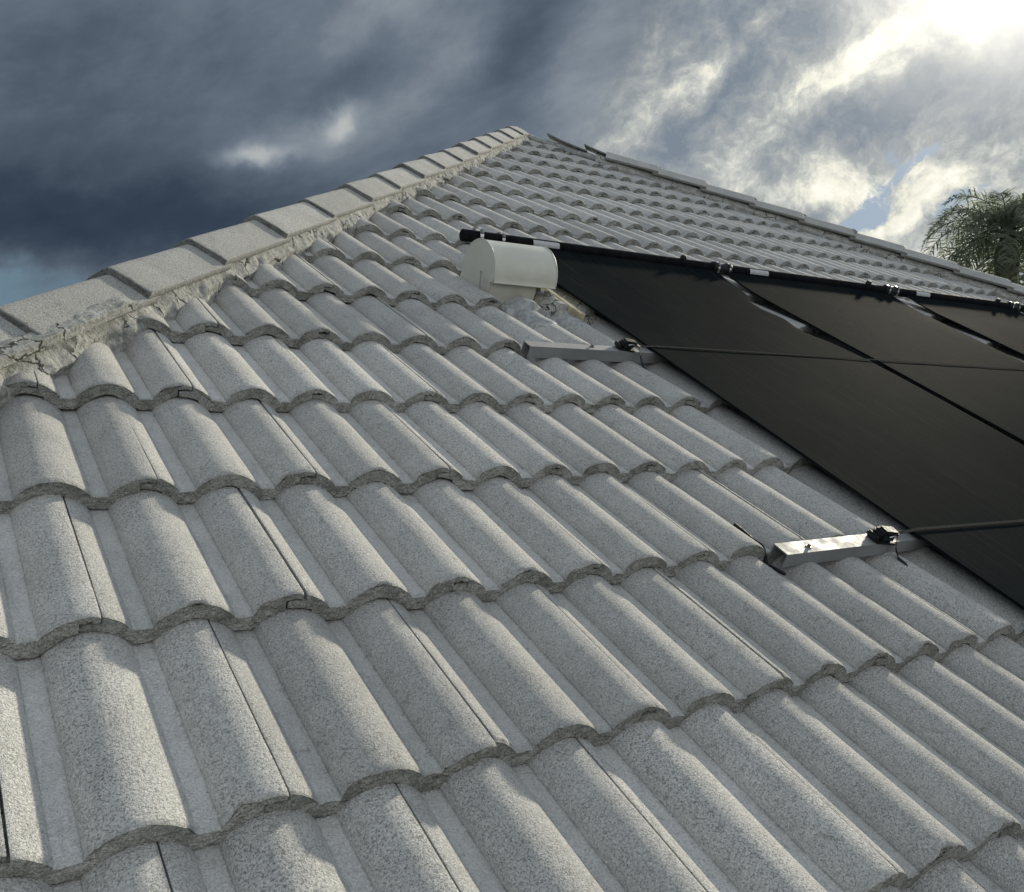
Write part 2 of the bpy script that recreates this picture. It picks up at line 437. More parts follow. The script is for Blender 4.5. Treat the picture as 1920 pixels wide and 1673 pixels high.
box(bm, XR + .005, XR + .11, EW.y + .02, AW.y + LONG, zt - .15, zt - .02, .01)
bmesh.ops.transform(bm, matrix=IH, verts=bm.verts)
bm_obj('gutter', bm, M['gutter'], house)
# underlay deck: the three slopes, closed below
dk = -.085
aw = W(APEX[0], APEX[1], dk)
e0, e1 = W(0, EAVE_V, dk), None
pts = [Vector((XL, e0.y, e0.z)), Vector((XR, e0.y, e0.z)), aw, Vector((XR, AW.y + LONG, e0.z)), Vector((XL, AW.y + LONG, e0.z)), aw + Vector((0, LONG, 0))]
vs = [SLOPE.inverted() @ p for p in pts]
roof = from_data('roof', vs, [(0, 1, 2), (1, 3, 5, 2), (4, 0, 2, 5), (3, 4, 5), (0, 4, 3, 1)], M['deck'], house, smooth=False)
roof.matrix_parent_inverse = Matrix.Identity(4)
roof.matrix_local = IH @ SLOPE          # the roof's own axes are those of the slope

# ------------------------------------------------------------------ roof tiles
HR, TH, LAP = .0345, .028, .055
def prof(x):                     # height of the top face at x across one roll (x = 0 at the side joint)
    x = (x + WT / 2) % WT - WT / 2
    if x > .0735: x -= WT
    q = (x + .0190) / .0625
    if abs(q) >= 1: return -.0215
    s = (1 - q * q) ** .86
    return -.0215 + HR * s
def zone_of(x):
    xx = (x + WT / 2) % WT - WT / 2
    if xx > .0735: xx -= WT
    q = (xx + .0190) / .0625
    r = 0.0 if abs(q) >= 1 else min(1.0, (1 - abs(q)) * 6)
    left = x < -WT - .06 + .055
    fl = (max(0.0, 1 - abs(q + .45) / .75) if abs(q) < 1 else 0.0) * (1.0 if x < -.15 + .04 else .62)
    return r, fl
def tile_data(nx, vstops, seed, rough=1.0):
    """one two-roll tile: right joint at x = 0, front edge at y = 0, running up to y = G + LAP"""
    rnd = random.Random(seed)
    sd = Vector((seed * 7.7, seed * 3.3, seed * 1.9))
    nz = lambda p, s: mnoise.noise((p + sd) * s)
    xs = [-.30 + .0016 + (.30 - .0032) * i / nx for i in range(nx + 1)]
    def nrm(x):
        e = .002
        d = (prof(x + e) - prof(x - e)) / (2 * e)
        l = math.hypot(1, d)
        return -d / l, 1 / l
    top = [(x, prof(x), 'top') for x in xs]
    sec = [(x, z, 0) for x, z, _ in top]                       # index along the section
    lip = [(-.0020, prof(0) - .0120, 1), (-.010, prof(-.010) - .0135, 1), (-.015, prof(-.015) - .0115, 1), (-.021, prof(-.021) - .0140, 1), (-.030, prof(-.030) - .0130, 1)]
    bot = []
    for x in reversed(xs):
        if -.27 < x < -.034:
            a, b_ = nrm(x); bot.append((x - a * TH, prof(x) - b_ * TH, 1))
    x0 = -.30
    tongue = [(x0 + .012, prof(x0 + .012) - TH, 1), (x0 - .010, prof(x0 - .01) - TH - .001, 1), (x0 - .0285, prof(x0 - .0285) - TH + .001, 1),
              (x0 - .0285, prof(x0 - .0285) - .0185, 1), (x0 - .016, prof(x0 - .016) - .0168, 1), (x0 - .009, prof(x0 - .009) - .0180, 1), (x0 + .0016, prof(x0) - .0162, 1)]
    bot = [q for q in bot if q[0] > x0 + .013]
    sec = sec + lip + bot + tongue
    ns = len(sec); vs = []; fs = []; zs = []
    ntop = len(xs)
    L = G + LAP
    for j, y in enumerate(vstops):
        f = y / G
        for i, (x, z, kd) in enumerate(sec):
            p = Vector((x, y, z)); istop = i < ntop
            dz = -TH * 1.14 * f
            near = max(0.0, 1 - y / .012)
            dy = 0.0
            if near > 0:
                dy += rough * near * (.0016 * nz(p, 55) + .0011 * nz(p, 150) + .0007 * nz(p, 320))
                if istop: dz -= .0034 * (near ** 2); dy += max(0.0, nz(p * 1.0 + Vector((0, 5, 0)), 24) - .30) * .030 * near; dz -= max(0.0, nz(p * 1.0 + Vector((0, 5, 0)), 24) - .30) * .012 * near
                else: dz += rough * .0012 * nz(p, 110) * near
            if not istop and i >= ntop and i < ntop + 5: dz += rough * .0016 * nz(p + Vector((3, 0, 0)), 170) * (near > 0)
            dz += rough * .0007 * nz(p, 14)
            if istop and (i == ntop - 1 or i == 0):
                dz -= .0012; p.x += rough * .0008 * nz(p, 60)
            elif istop and (i == ntop - 2 or i == 1): p.x += rough * .0004 * nz(p, 60)
            vs.append((p.x, p.y + dy, p.z + dz))
            r, fl = zone_of(x)
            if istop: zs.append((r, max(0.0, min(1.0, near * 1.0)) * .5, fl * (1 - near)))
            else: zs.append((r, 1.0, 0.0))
    for j in range(len(vstops) - 1):
        for i in range(ns):
            i2 = (i + 1) % ns
            fs.append((j * ns + i, j * ns + i2, (j + 1) * ns + i2, (j + 1) * ns + i))
    # front face: its own vertices so that the rim stays crisp
    b0 = len(vs)
    for i in range(ns):
        vs.append(vs[i]); zs.append((zs[i][0], 1.0, 0.0))
    cen = len(vs)
    fs.append(tuple(b0 + i for i in range(ns))[::-1])
    return vs, fs, zs, ns
VS_HI = [0, .0015, .004, .008, .014, .03, .06, .10, .15, .20, .25, .30, .34, G + LAP]
VS_LO = [0, .002, .008, .10, .22, G + LAP]
def tile_mesh(name, nx, vst, seed, rough=1.0):
    vs, fs, zs, ns = tile_data(nx, vst, seed, rough)
    me = bpy.data.meshes.new(name)
    me.from_pydata(vs, [], fs)
    nm = len(fs)
    sm = [True] * len(me.polygons)
    me.polygons.foreach_set('use_smooth', sm)
    a = me.color_attributes.new('zone', 'FLOAT_COLOR', 'POINT')
    a.data.foreach_set('color', [c for z in zs for c in (*z, 1.0)])
    me.materials.append(M['tile'])
    me.update()
    try: me.set_sharp_from_angle(angle=R(42))
    except Exception: pass
    return me
HI = [tile_mesh('roof_tile', 84, VS_HI, k + 1) for k in range(9)]
LO = [tile_mesh('roof_tile', 34, VS_LO, k + 21, .8) for k in range(3)]
def hip_bounds(v):               # extent of the slope across, at height v
    d = (APEX[1] - v) * CP
    return APEX[0] - d, APEX[0] + d
def clip_hip(me):
    """cut the slope's tiles along the two hips, a little inside the vertical planes through them"""
    return me
rng = random.Random(4)
cells = []
for j in range(-4, 18):
    v = j * G
    if v < EAVE_V - .05: continue
    for i in range(-20, 90):
        if (i - j) % 2 == 0: continue
        pass
    for i in range(-24, 84):
        if (i + j) % 2: continue
        u = i * WT
        lo, hi = hip_bounds(v)
        lo2, hi2 = hip_bounds(v + G)
        if u < lo + .02 or u - .30 > hi - .02: continue
        if v > APEX[1]: continue
        cells.append((i, j))
ICAM = CAMM.inverted()
def to_px(p):
    q = ICAM @ p
    if q.z > -.05: return None
    return (512 + 1739.9 * 1024 / 1920 * q.x / -q.z, 446 - 1739.9 * 1024 / 1920 * q.y / -q.z, -q.z)
def area(i, j):
    u, v = i * WT, j * G
    c = [to_px(W(a, b)) for a, b in ((u - .3, v), (u, v), (u, v + G), (u - .3, v + G))]
    if any(q is None for q in c): return 0, 0
    # part of the outline that lies in the picture
    ins = 0; n = 0
    for a in range(9):
        for b in range(9):
            uu, vv = u - .3 + .3 * (a + .5) / 9, v + G * (b + .5) / 9
            lo, hi = hip_bounds(vv)
            n += 1
            if uu < lo + .09 or uu > hi - .09: continue
            if 1.9 < uu and -.55 < vv < 2.80 and uu < 7.1: continue
            q = to_px(W(uu, vv, 0))
            if q and 0 <= q[0] <= 1024 and 0 <= q[1] <= 892: ins += 1
    s = sum(c[k][0] * c[(k + 1) % 4][1] - c[(k + 1) % 4][0] * c[k][1] for k in range(4)) / 2
    return abs(s) * ins / n, ins
sized = sorted(((area(i, j)[0], i, j) for i, j in cells), reverse=True)
single = {(i, j) for a, i, j in sized[:100] if a > 0}
view = {(i, j): a for a, i, j in sized}
rest_bm = bmesh.new()
zl = rest_bm.verts.layers.float_color.new('zone')
def crossing(i, j):
    u, v = i * WT, j * G
    lo0, hi0 = hip_bounds(v + G + LAP)
    return u - .34 < lo0 + .06 or u > hi0 - .06
n_left = Vector((1, -CP, 0)).normalized()       # towards the slope, in its own plane
n_right = Vector((-1, -CP, 0)).normalized()
for (i, j) in cells:
    a = view[(i, j)]
    near = (i, j) in single
    u, v = i * WT, j * G
    tilt = Matrix.Rotation(rng.uniform(-.006, .006), 4, 'Z') @ Matrix.Rotation(rng.uniform(-.005, .005), 4, 'Y') @ Matrix.Rotation(rng.uniform(-.003, .002), 4, 'X')
    loc = Vector((u + rng.uniform(-.0012, .0012), v + rng.uniform(-.004, .004), rng.uniform(-.0005, .0025)))
    mw = Matrix.Translation(loc) @ tilt
    src = (HI if near else (HI if a > 150 else LO))
    me = src[rng.randrange(len(src))]
    if crossing(i, j):
        b = bmesh.new(); b.from_mesh(me)
        bmesh.ops.transform(b, matrix=mw, verts=b.verts)
        p0 = Vector((APEX[0], APEX[1], 0))
        for nn in (n_left, n_right):
            bmesh.ops.bisect_plane(b, geom=b.verts[:] + b.edges[:] + b.faces[:], plane_co=p0 + nn * .035, plane_no=nn, clear_inner=True)
        if not b.faces: b.free(); continue
        bmesh.ops.transform(b, matrix=mw.inverted(), verts=b.verts)
        m2 = bpy.data.meshes.new('roof_tile'); b.to_mesh(m2); b.free()
        m2.materials.append(M['tile'])
        me = m2
    if near:
        o = bpy.data.objects.new('roof_tile', me); C.objects.link(o)
        o.parent = roof; o.matrix_local = mw
    else:
        t = me.copy(); t.transform(mw)
        rest_bm.from_mesh(t)
        bpy.data.meshes.remove(t)
me = bpy.data.meshes.new('roof_tile'); rest_bm.to_mesh(me); rest_bm.free()
me.materials.append(M['tile'])
o = mesh_obj('roof_tile', me, M['tile'], roof); o['kind'] = 'stuff'

# tiled coverings of the two slopes that fall away behind the hips
def side_cover(sign):
    vs, fs, zs = [], [], []
    per = [k * WT / 8 for k in range(8)]
    ys = [EW.y + k * WT / 10 for k in range(int((AW.y + LONG - EW.y) / (WT / 10)))]
    ncol = len(ys)
    courses = 24
    rows = []
    for c in range(courses):
        for f in (0.0, .97):
            rows.append((c + f, f))
    Lr = (HALF / CP)
    for (c, f) in rows:
        s = c * G                                  # distance up the side slope from its eave
        for y in ys:
            h = prof(y) - TH * f * 1.0
            x = HALF - s * CP
            z = EW.z + s * SP
            # do not rise above the hip or the ridge
            lim = min(max(0.0, y - EW.y) / CP, Lr)
            ss = min(s, lim)
            x = HALF - ss * CP; z = EW.z + ss * SP
            if s > lim: h = -.03
            vs.append(SLOPE.inverted() @ Vector((AW.x + sign * (x + h * SP), y, z + h * CP)))
            zs.append((1.0 if prof(y) > -.018 else 0.0, 0.0, .3))
    for r in range(len(rows) - 1):
        for k in range(ncol - 1):
            fs.append((r * ncol + k, r * ncol + k + 1, (r + 1) * ncol + k + 1, (r + 1) * ncol + k))
    return from_data('tile_covering', vs, fs, M['tile'], roof, smooth=True, zones=zs)
side_cover(-1); side_cover(1)

# ------------------------------------------------------------------ hip caps and mortar
UPL = Vector((0, SP, CP))                         # world up in slope axes
def hip_frame(side):
    d = Vector((-CP * side * -1 if False else (-CP if side < 0 else CP), -1, 0)).normalized()
    n = UPL.cross(d).normalized()
    if (n.x > 0) != (side < 0): n = -n              # horizontal, towards the front slope
    nn = d.cross(n).normalized()
    if nn.dot(UPL) < 0: nn = -nn
    return d, n, nn
def cap_mesh(name, side, s0, s1, H, seed, par, half=.122, drop=.066, th=.017, lift=.018):
    d, n, nn = hip_frame(side)
    A = Vector((APEX[0], APEX[1], 0))
    K = 24
    sd = Vector((seed * 5.1, 2.2, seed * 1.7))
    vs, fs, zs = [], [], []
    def sec(k, inner):
        q = -1 + 2 * k / K
        hw = half - (th * .5 if inner else 0)
        x = q * hw
        a = abs(q)
        y = -drop * ((a * a + .010) ** .5 - .1) / (1.01 ** .5 - .1)
        return x, y - (th if inner else 0)
    st = [0, .0015, .004, .01, .03, .1, .2, .3, (s1 - s0)]
    for t in st:
        for inner in (False, True):
            rangek = range(K + 1) if not inner else range(K, -1, -1)
            for k in rangek:
                x, y = sec(k, inner)
                f = t / (s1 - s0)
                near = max(0, 1 - t / .006)
                y2 = y + H - lift * f - (.0025 * near if not inner else 0)
                x2 = x * (1 - .04 * f)
                p = Vector((x2, t, y2))
                j1 = .0012 * mnoise.noise((p + sd) * 60) + .0012 * mnoise.noise((p + sd) * 18)
                j2 = (.0022 * mnoise.noise((p + sd) * 90)) * (near > 0)
                P = A + d * (s1 - t - j2) + n * (x2 + (j1 if k in (0, K) else 0)) + UPL * (y2 + j1)
                vs.append(P)
                e = 1.0 if inner else (min(1, near * 1.2) * .8)
                zs.append((.9, e, .35))
    ns = 2 * (K + 1)
    for j in range(len(st) - 1):
        for i in range(ns):
            i2 = (i + 1) % ns
            fs.append((j * ns + i, j * ns + i2, (j + 1) * ns + i2, (j + 1) * ns + i))
    b0 = len(vs)
    for i in range(ns): vs.append(vs[i]); zs.append((.9, 1.0, 0))
    for i in range(K):
        fs.append((b0 + i, b0 + i + 1, b0 + ns - 2 - i, b0 + ns - 1 - i))
    cen = sum((Vector(v) for v in vs[:ns]), Vector()) / ns
    vs = [Vector(v) - cen for v in vs]
    o = from_data(name, vs, fs, M['cap'], par, loc=cen, zones=zs)
    try: o.data.set_sharp_from_angle(angle=R(50))
    except Exception: pass
    return o
rng = random.Random(11)
HL, HRR = .080, .116
left_fronts = [6.55 + .41, 6.55, 6.14] + [5.732, 5.328, 4.89, 4.46, 4.01, 3.61] + [3.61 - .41 * k for k in range(1, 9)]
left_fronts = [8.60, 8.19, 7.78, 7.37] + left_fronts
for k, s in enumerate(left_fronts):
    nxt = left_fronts[k + 1] if k + 1 < len(left_fronts) else s - .27
    top = max(nxt - .045, .06)
    o = cap_mesh('hip_cap', -1, top, s, HL + rng.uniform(-.003, .003), k, roof)
right_fronts = [1.224 + .39 * k for k in range(0, 19)]
for k, s in enumerate(right_fronts):
    o = cap_mesh('hip_cap', 1, s - .435, s, HRR + rng.uniform(-.003, .003), 50 + k, roof, drop=.075, lift=.022)
def mortar(side, s0, s1, H, drop=.066, half=.118, seed=0, step=.006):
    d, n, nn = hip_frame(side)
    A = Vector((APEX[0], APEX[1], 0))
    vs, fs = [], []
    M_ = 26
    ns = int((s1 - s0) / step)
    for a in range(ns + 1):
        s = s0 + (s1 - s0) * a / ns
        for k in range(M_ + 1):
            q = k / M_
            # from under the cap edge down and out to the tile surface
            y = (H - drop - .016) * (1 - q) + (-.115) * q
            P = Vector((s, y, seed))
            l1 = mnoise.noise(P * 9); l2 = mnoise.noise(P * 26); l3 = mnoise.noise(P * 75)
            lump = .018 * l1 + .009 * l2 + .0035 * l3
            x = half - .016 + .010 * math.sin(min(1, q * 2.4) * PI / 2) + .010 * q + lump * (.25 + min(1, q * 3) * .75)
            x += .008 * math.exp(-((q - .42 - .14 * l1) / .12) ** 2)
            if k == 0: x = half - .06
            vs.append(A + d * s + n * x + UPL * y)
    for a in range(ns):
        for k in range(M_):
            b = a * (M_ + 1) + k
            fs.append((b, b + 1, b + M_ + 2, b + M_ + 1))
    # the far side of the bed and a top under the caps
    b0 = len(vs)
    for a in range(0, ns + 1, 4):
        s = s0 + (s1 - s0) * a / ns
        vs.append(A + d * s - n * (half - .06) + UPL * (H - drop - .004)); vs.append(A + d * s - n * (half + .01) + UPL * (-.1)); vs.append(A + d * s + n * (half - .06) + UPL * (H - drop - .016)); vs.append(A + d * s + UPL * (H - .045))
    m_ = (len(vs) - b0) // 4
    for a in range(m_ - 1):
        p = b0 + a * 4; q = p + 4
        fs.append((p, p + 1, q + 1, q)); fs.append((p, q, q + 3, p + 3)); fs.append((p + 3, q + 3, q + 2, p + 2))
    # end faces
    fs.append(tuple([b0 + 1, b0, b0 + 3] + list(range(0, M_ + 1))))
    e = ns * (M_ + 1); q = b0 + (m_ - 1) * 4
    fs.append(tuple([q + 1, q, q + 3] + list(range(e, e + M_ + 1)))[::-1])
    o = from_data('mortar_bed', vs, fs, M['mortar'], roof)
    return o
for k, s in enumerate(right_fronts[:9]):
    d, n, nn = hip_frame(1)
    r = rng.uniform(.016, .026)
    bm = bmesh.new(); bmesh.ops.create_icosphere(bm, subdivisions=3, radius=r)
    for v in bm.verts: v.co += v.co.normalized() * r * .5 * mnoise.noise(v.co * 60 + Vector((k, 3, 0))); v.co.z *= .6
    bm_obj('mortar_lump', bm, M['mortar'], roof, True, loc=Vector((APEX[0], APEX[1], 0)) + d * (s + .006) + UPL * (HRR - .022) + n * rng.uniform(-.03, .03))
mortar(-1, .02, 8.6, HL, seed=1)
mortar(1, .70, 8.6, HRR - .012, drop=.066, half=.100, seed=9, step=.02)

def smear(s0, s1, seed):
    d, n, nn = hip_frame(-1)
    A = Vector((APEX[0], APEX[1], 0)); vs, fs = [], []
    na, nb = int((s1 - s0) / .006), 26
    for a in range(na + 1):
        s = s0 + (s1 - s0) * a / na
        for b in range(nb + 1):
            q = b / nb
            P = Vector((s, q * .12, seed))
            nz = mnoise.noise(P * 16) * .6 + mnoise.noise(P * 45) * .35 + mnoise.noise(P * 120) * .2
            ends = min(1, min(a, na - a) / 8)
            if q < .7:
                x = .088 + .042 * q / .7
                y = HL - .066 * (x / .122) + .002
                o_ = (-.007 + .009 * (q / .7) + .006 * nz) * ends - .008 * (1 - ends)
            else:
                x = .130 - .006 * (q - .7) / .3; y = HL - .068 - .020 * (q - .7) / .3; o_ = (.002 + .004 * nz) * (1 - (q - .7) / .3)
            vs.append(A + d * s + n * (x + o_ * .5) + UPL * (y + o_))
    for a in range(na):
        for b in range(nb):
            i = a * (nb + 1) + b
            fs.append((i, i + 1, i + nb + 2, i + nb + 1))
    from_data('mortar_bed', vs, fs, M['mortar'], roof)
smear(5.80, 6.95, 3)

# bent dark strips and slumped mortar where the upper caps of the far hip are missing
d_, n_, nn_ = hip_frame(1)
A_ = Vector((APEX[0], APEX[1], 0))
def lifted(s0, s1, h0, h1, off):
    path = []
    for k in range(9):
        q = k / 8
        path.append(A_ + d_ * (s0 + (s1 - s0) * q) + n_ * off + UPL * (h1 + (h0 - h1) * (1 - q) ** 1.8))
    vs, fs = strip(path, n_ * .12, UPL * .012)
    from_data('flashing_strip', vs, fs, M['darkstrip'], roof, smooth=False)
lifted(.28, .62, .062, .030, -.02)
lifted(.60, .84, .072, .052, -.02)
vs, fs = tube([A_ + d_ * (s) + UPL * (.000 + .012 * mnoise.noise(Vector((s * 9, 0, 0)))) for s in [x * .05 for x in range(-1, 17)]], [.028 + .012 * mnoise.noise(Vector((s * 1.3, 4, 0))) for s in range(18)], 10)
from_data('mortar_bed', vs, fs, M['flash'], roof)

# ------------------------------------------------------------------ vent on the slope
vent = empty('roof_vent', SLOPE @ Matrix.Translation((1.63, 2.37, -.03)),
             'cream half-round metal vent hood with its open mouth facing down the tiles', 'roof vent')
VC, VR, VH = 0.0, .114, .077       # barrel centre in vent axes (v offset, radius, height)
u0, u1 = -.13, .135
def arc_pts(r, a0, a1, n):
    return [(VC + r * math.cos(R(a0 + (a1 - a0) * k / n)), VH + r * math.sin(R(a0 + (a1 - a0) * k / n))) for k in range(n + 1)]
# barrel: from the front lip (a=180) over the top to the back skirt (a=-12)
n_a = 36
outer = arc_pts(VR, 174, -14, n_a); inner = arc_pts(VR - .0022, 174, -14, n_a)
outer = [(VC - VR - .004, VH + .004)] + outer; inner = [(VC - VR - .003, VH + .0015)] + inner
vs, fs = [], []
us = [u0, u0 + .004, u0 + .02, 0, u1 - .02, u1 - .004, u1]
for uu in us:
    for (y, z) in outer: vs.append((uu, y, z))
    for (y, z) in reversed(inner): vs.append((uu, y, z))
ns = len(outer) * 2
for a in range(len(us) - 1):
    for i in range(ns):
        fs.append((a * ns + i, a * ns + (i + 1) % ns, (a + 1) * ns + (i + 1) % ns, (a + 1) * ns + i))
for a in (0, len(us) - 1):
    for i in range(ns // 2 - 1):
        f = (a * ns + i, a * ns + i + 1, a * ns + ns - 2 - i, a * ns + ns - 1 - i)
        fs.append(f if a == 0 else f[::-1])
o = from_data('hood', vs, fs, M['vent'], vent); o.data.set_sharp_from_angle(angle=R(40))
def end_plate(uu, tk):
    a = arc_pts(VR - .001, 172, -20, 32)
    a = a + [(VC + VR - .006, -.03), (VC - .058, -.03), (VC - .016, VH + .012), (VC - VR + .018, VH - .006), (VC - VR + .010, VH + .004), (VC - VR + .002, VH - .002)]
    bm = bmesh.new()
    f = bm.faces.new([bm.verts.new((uu, y, z)) for y, z in a])
    r = bmesh.ops.extrude_face_region(bm, geom=[f])
    for v in [x for x in r['geom'] if isinstance(x, bmesh.types.BMVert)]: v.co.x += tk
    return bm
bm_obj('end_plate', end_plate(u0 - .0015, .0014), M['vent'], vent)
bm_obj('end_plate', end_plate(u1 + .0002, .0014), M['vent'], vent)
# rolled seam beads at both ends of the barrel
for uu in (u0, u1):
    vs, fs = tube([(uu, y, z) for y, z in arc_pts(VR + .001, 176, -12, 40)], .0022, 8)
    from_data('seam_bead', vs, fs, M['vent'], vent)
bm = bmesh.new(); box(bm, u0 + .002, u1 - .065, VC - .098, VC + .08, -.06, VH + .010, .004)
bm_obj('neck', bm, M['vent_neck'], vent)
# mortar fillet and painted flashing around the neck, laid over the tiles
def tile_h(u, v):
    f = (v / G) % 1.0
    return prof(u) - TH * f
def drape(name, u_a, u_b, v_a, v_b, mt, off, edge, seed, root, base, thick=.004, follow=1.0):
    nu, nv = 60, 44
    vs, fs = [], []
    for layer in (0, 1):
        for a in range(nu + 1):
            for b in range(nv + 1):
                p, q = a / nu, b / nv
                eu = edge * mnoise.noise(Vector((q * 5, seed, 0))); ev = edge * mnoise.noise(Vector((p * 6, seed + 5, 0))) + edge * .5 * mnoise.noise(Vector((p * 17, seed + 5, 0)))
                u = (u_a - eu * (1 - p) ** 2) + (u_b - u_a) * p
                v = (v_a + ev * (1 - q) ** 2) + (v_b - v_a) * q
                h = tile_h(u, v) * follow + (1 - follow) * -.01
                # bridge the steps of the courses a little
                h = max(h, (tile_h(u, v + .02)) * follow + (1 - follow) * -.01)
                h += off + .003 * mnoise.noise(Vector((u * 22, v * 22, seed))) + .0012 * mnoise.noise(Vector((u * 70, v * 70, seed)))
                fade = min(p, 1 - p, q, 1 - q) * 12
                h -= off * .8 * max(0, 1 - fade)
                vs.append(Vector((u, v, h - (0 if layer == 0 else .02))) - base)
    n1 = (nu + 1) * (nv + 1)
    for a in range(nu):
        for b in range(nv):
            i = a * (nv + 1) + b
            fs.append((i, i + nv + 1, i + nv + 2, i + 1))
    bord = [b for b in range(nv + 1)] + [a * (nv + 1) + nv for a in range(1, nu + 1)] + [nu * (nv + 1) + b for b in range(nv - 1, -1, -1)] + [a * (nv + 1) for a in range(nu - 1, 0, -1)]
    for k in range(len(bord)):
        i, j = bord[k], bord[(k + 1) % len(bord)]
        fs.append((i, j, j + n1, i + n1))
    return from_data(name, vs, fs, mt, root)
VB = Vector((1.63, 2.37, -.03))
drape('flashing_apron', 1.54, 1.82, 2.04, 2.235, M['flash'], .004, .04, 3, vent, VB, follow=.92)
drape('mortar_patch', 1.70, 1.93, 2.16, 2.40, M['mortar'], .008, .06, 8, vent, VB, follow=.85)
bm = bmesh.new()
box(bm, .165, .190, -.26, .10, .004, .046, .003)
bm_obj('side_flashing', bm, M['yellow_flash'], vent)
for k, (fu, fv, r) in enumerate([(1.712, 2.245, .012), (1.77, 2.29, .016)]):
    bm = bmesh.new(); bmesh.ops.create_icosphere(bm, subdivisions=3, radius=r)
    for v in bm.verts: v.co += v.co.normalized() * r * .5 * mnoise.noise(v.co * 70 + Vector((k, 0, 0))); v.co.z *= .6
    bm_obj('mortar_lump', bm, M['mortar'], vent, True, loc=Vector((fu, fv, tile_h(fu, fv) + .012)) - VB)

# ------------------------------------------------------------------ pool heating panels
HV, HH = 2.800, .054              # header pipe line
MATH = .030
spans = [(1.872, 3.070, 1.66, 3.045), (3.125, 4.470, 3.185, 4.405), (4.615, 5.790, 4.545, 5.715), (5.862, 7.06, 5.855, 7.10)]
labels = ['black pool heating panel with a wavy raised edge, right behind the cream vent hood',
          'black pool heating panel between the curled narrow gap and the wide pale gap',
          'black pool heating panel just beyond the wide strip of bare tile, third from the vent',
          'black pool heating panel at the far end of the row, only its corner in view']
def absorber(k, ua, ub, base, root):
    nu, nv = 60, 90
    va, vb = -.55, HV - .012
    vs, fs = [], []
    def hgt(u, v, p, q):
        h = MATH + .0022 * mnoise.noise(Vector((u * 3.1, v * 2.3, k * 3)))
        top = max(0, (q - .93) / .07)
        h += (HH - MATH - .004) * top ** 1.5
        return h
    for layer in (0, 1):
        for a in range(nu + 1):
            for b in range(nv + 1):
                p, q = a / nu, b / nv
                u = ua + (ub - ua) * p; v = va + (vb - va) * q
                h = hgt(u, v, p, q)
                if k == 0:      # the loose right edge that curls up below the header
                    e = max(0, (p - .86) / .14)
                    wave = math.exp(-((v - 2.25) / .26) ** 2) * (1 + .35 * math.sin(v * 19))
                    u -= .115 * wave * e * e
                    h -= .008 * wave * e
                    e2 = math.exp(-((v - 1.92) / .07) ** 2); u -= .02 * e2 * e
                if k == 1:
                    e = max(0, (p - .9) / .1); h -= .006 * e; u += .012 * math.sin(v * 2.1) * e
                vs.append(Vector((u, v, h - .007 * layer)) - base)
    n1 = (nu + 1) * (nv + 1)
    for a in range(nu):
        for b in range(nv):
            i = a * (nv + 1) + b
            fs.append((i, i + nv + 1, i + nv + 2, i + 1)); fs.append((i + n1 + 1, i + nv + 2 + n1, i + nv + 1 + n1, i + n1))
    bord = [b for b in range(nv + 1)] + [a * (nv + 1) + nv for a in range(1, nu + 1)] + [nu * (nv + 1) + b for b in range(nv - 1, -1, -1)] + [a * (nv + 1) for a in range(nu - 1, 0, -1)]
    for x in range(len(bord)):
        i, j = bord[x], bord[(x + 1) % len(bord)]
        fs.append((i, j, j + n1, i + n1))
    o = from_data('absorber_mat', vs, fs, M['absorber'], root)
    o.data.set_sharp_from_angle(angle=R(50))
def band(u, r, root, base, wd=.011):
    """stainless hose clamp round the header"""
    vs, fs = [], []
    sg = 28
    for (du, rr) in ((-wd / 2, r), (-wd / 2, r + .0015), (wd / 2, r + .0015), (wd / 2, r)):
        for k in range(sg):
            a = 2 * PI * k / sg
            vs.append(Vector((u + du, HV + rr * math.cos(a), HH + rr * math.sin(a))) - base)
    for a in range(4):
        for k in range(sg):
            fs.append((a * sg + k, a * sg + (k + 1) % sg, ((a + 1) % 4) * sg + (k + 1) % sg, ((a + 1) % 4) * sg + k))
    o = from_data('hose_clamp', vs, fs, M['steel'], root); o.data.set_sharp_from_angle(angle=R(40))
    bm = bmesh.new(); box(bm, -.006, .006, -.010, .010, -.004, .005, .0015)
    bmesh.ops.transform(bm, matrix=Matrix.Translation(Vector((u, HV - .7 * r, HH + .8 * r)) - base) @ Matrix.Rotation(R(40), 4, 'X'), verts=bm.verts)
    bm_obj('clamp_screw', bm, M['bolt'], o)
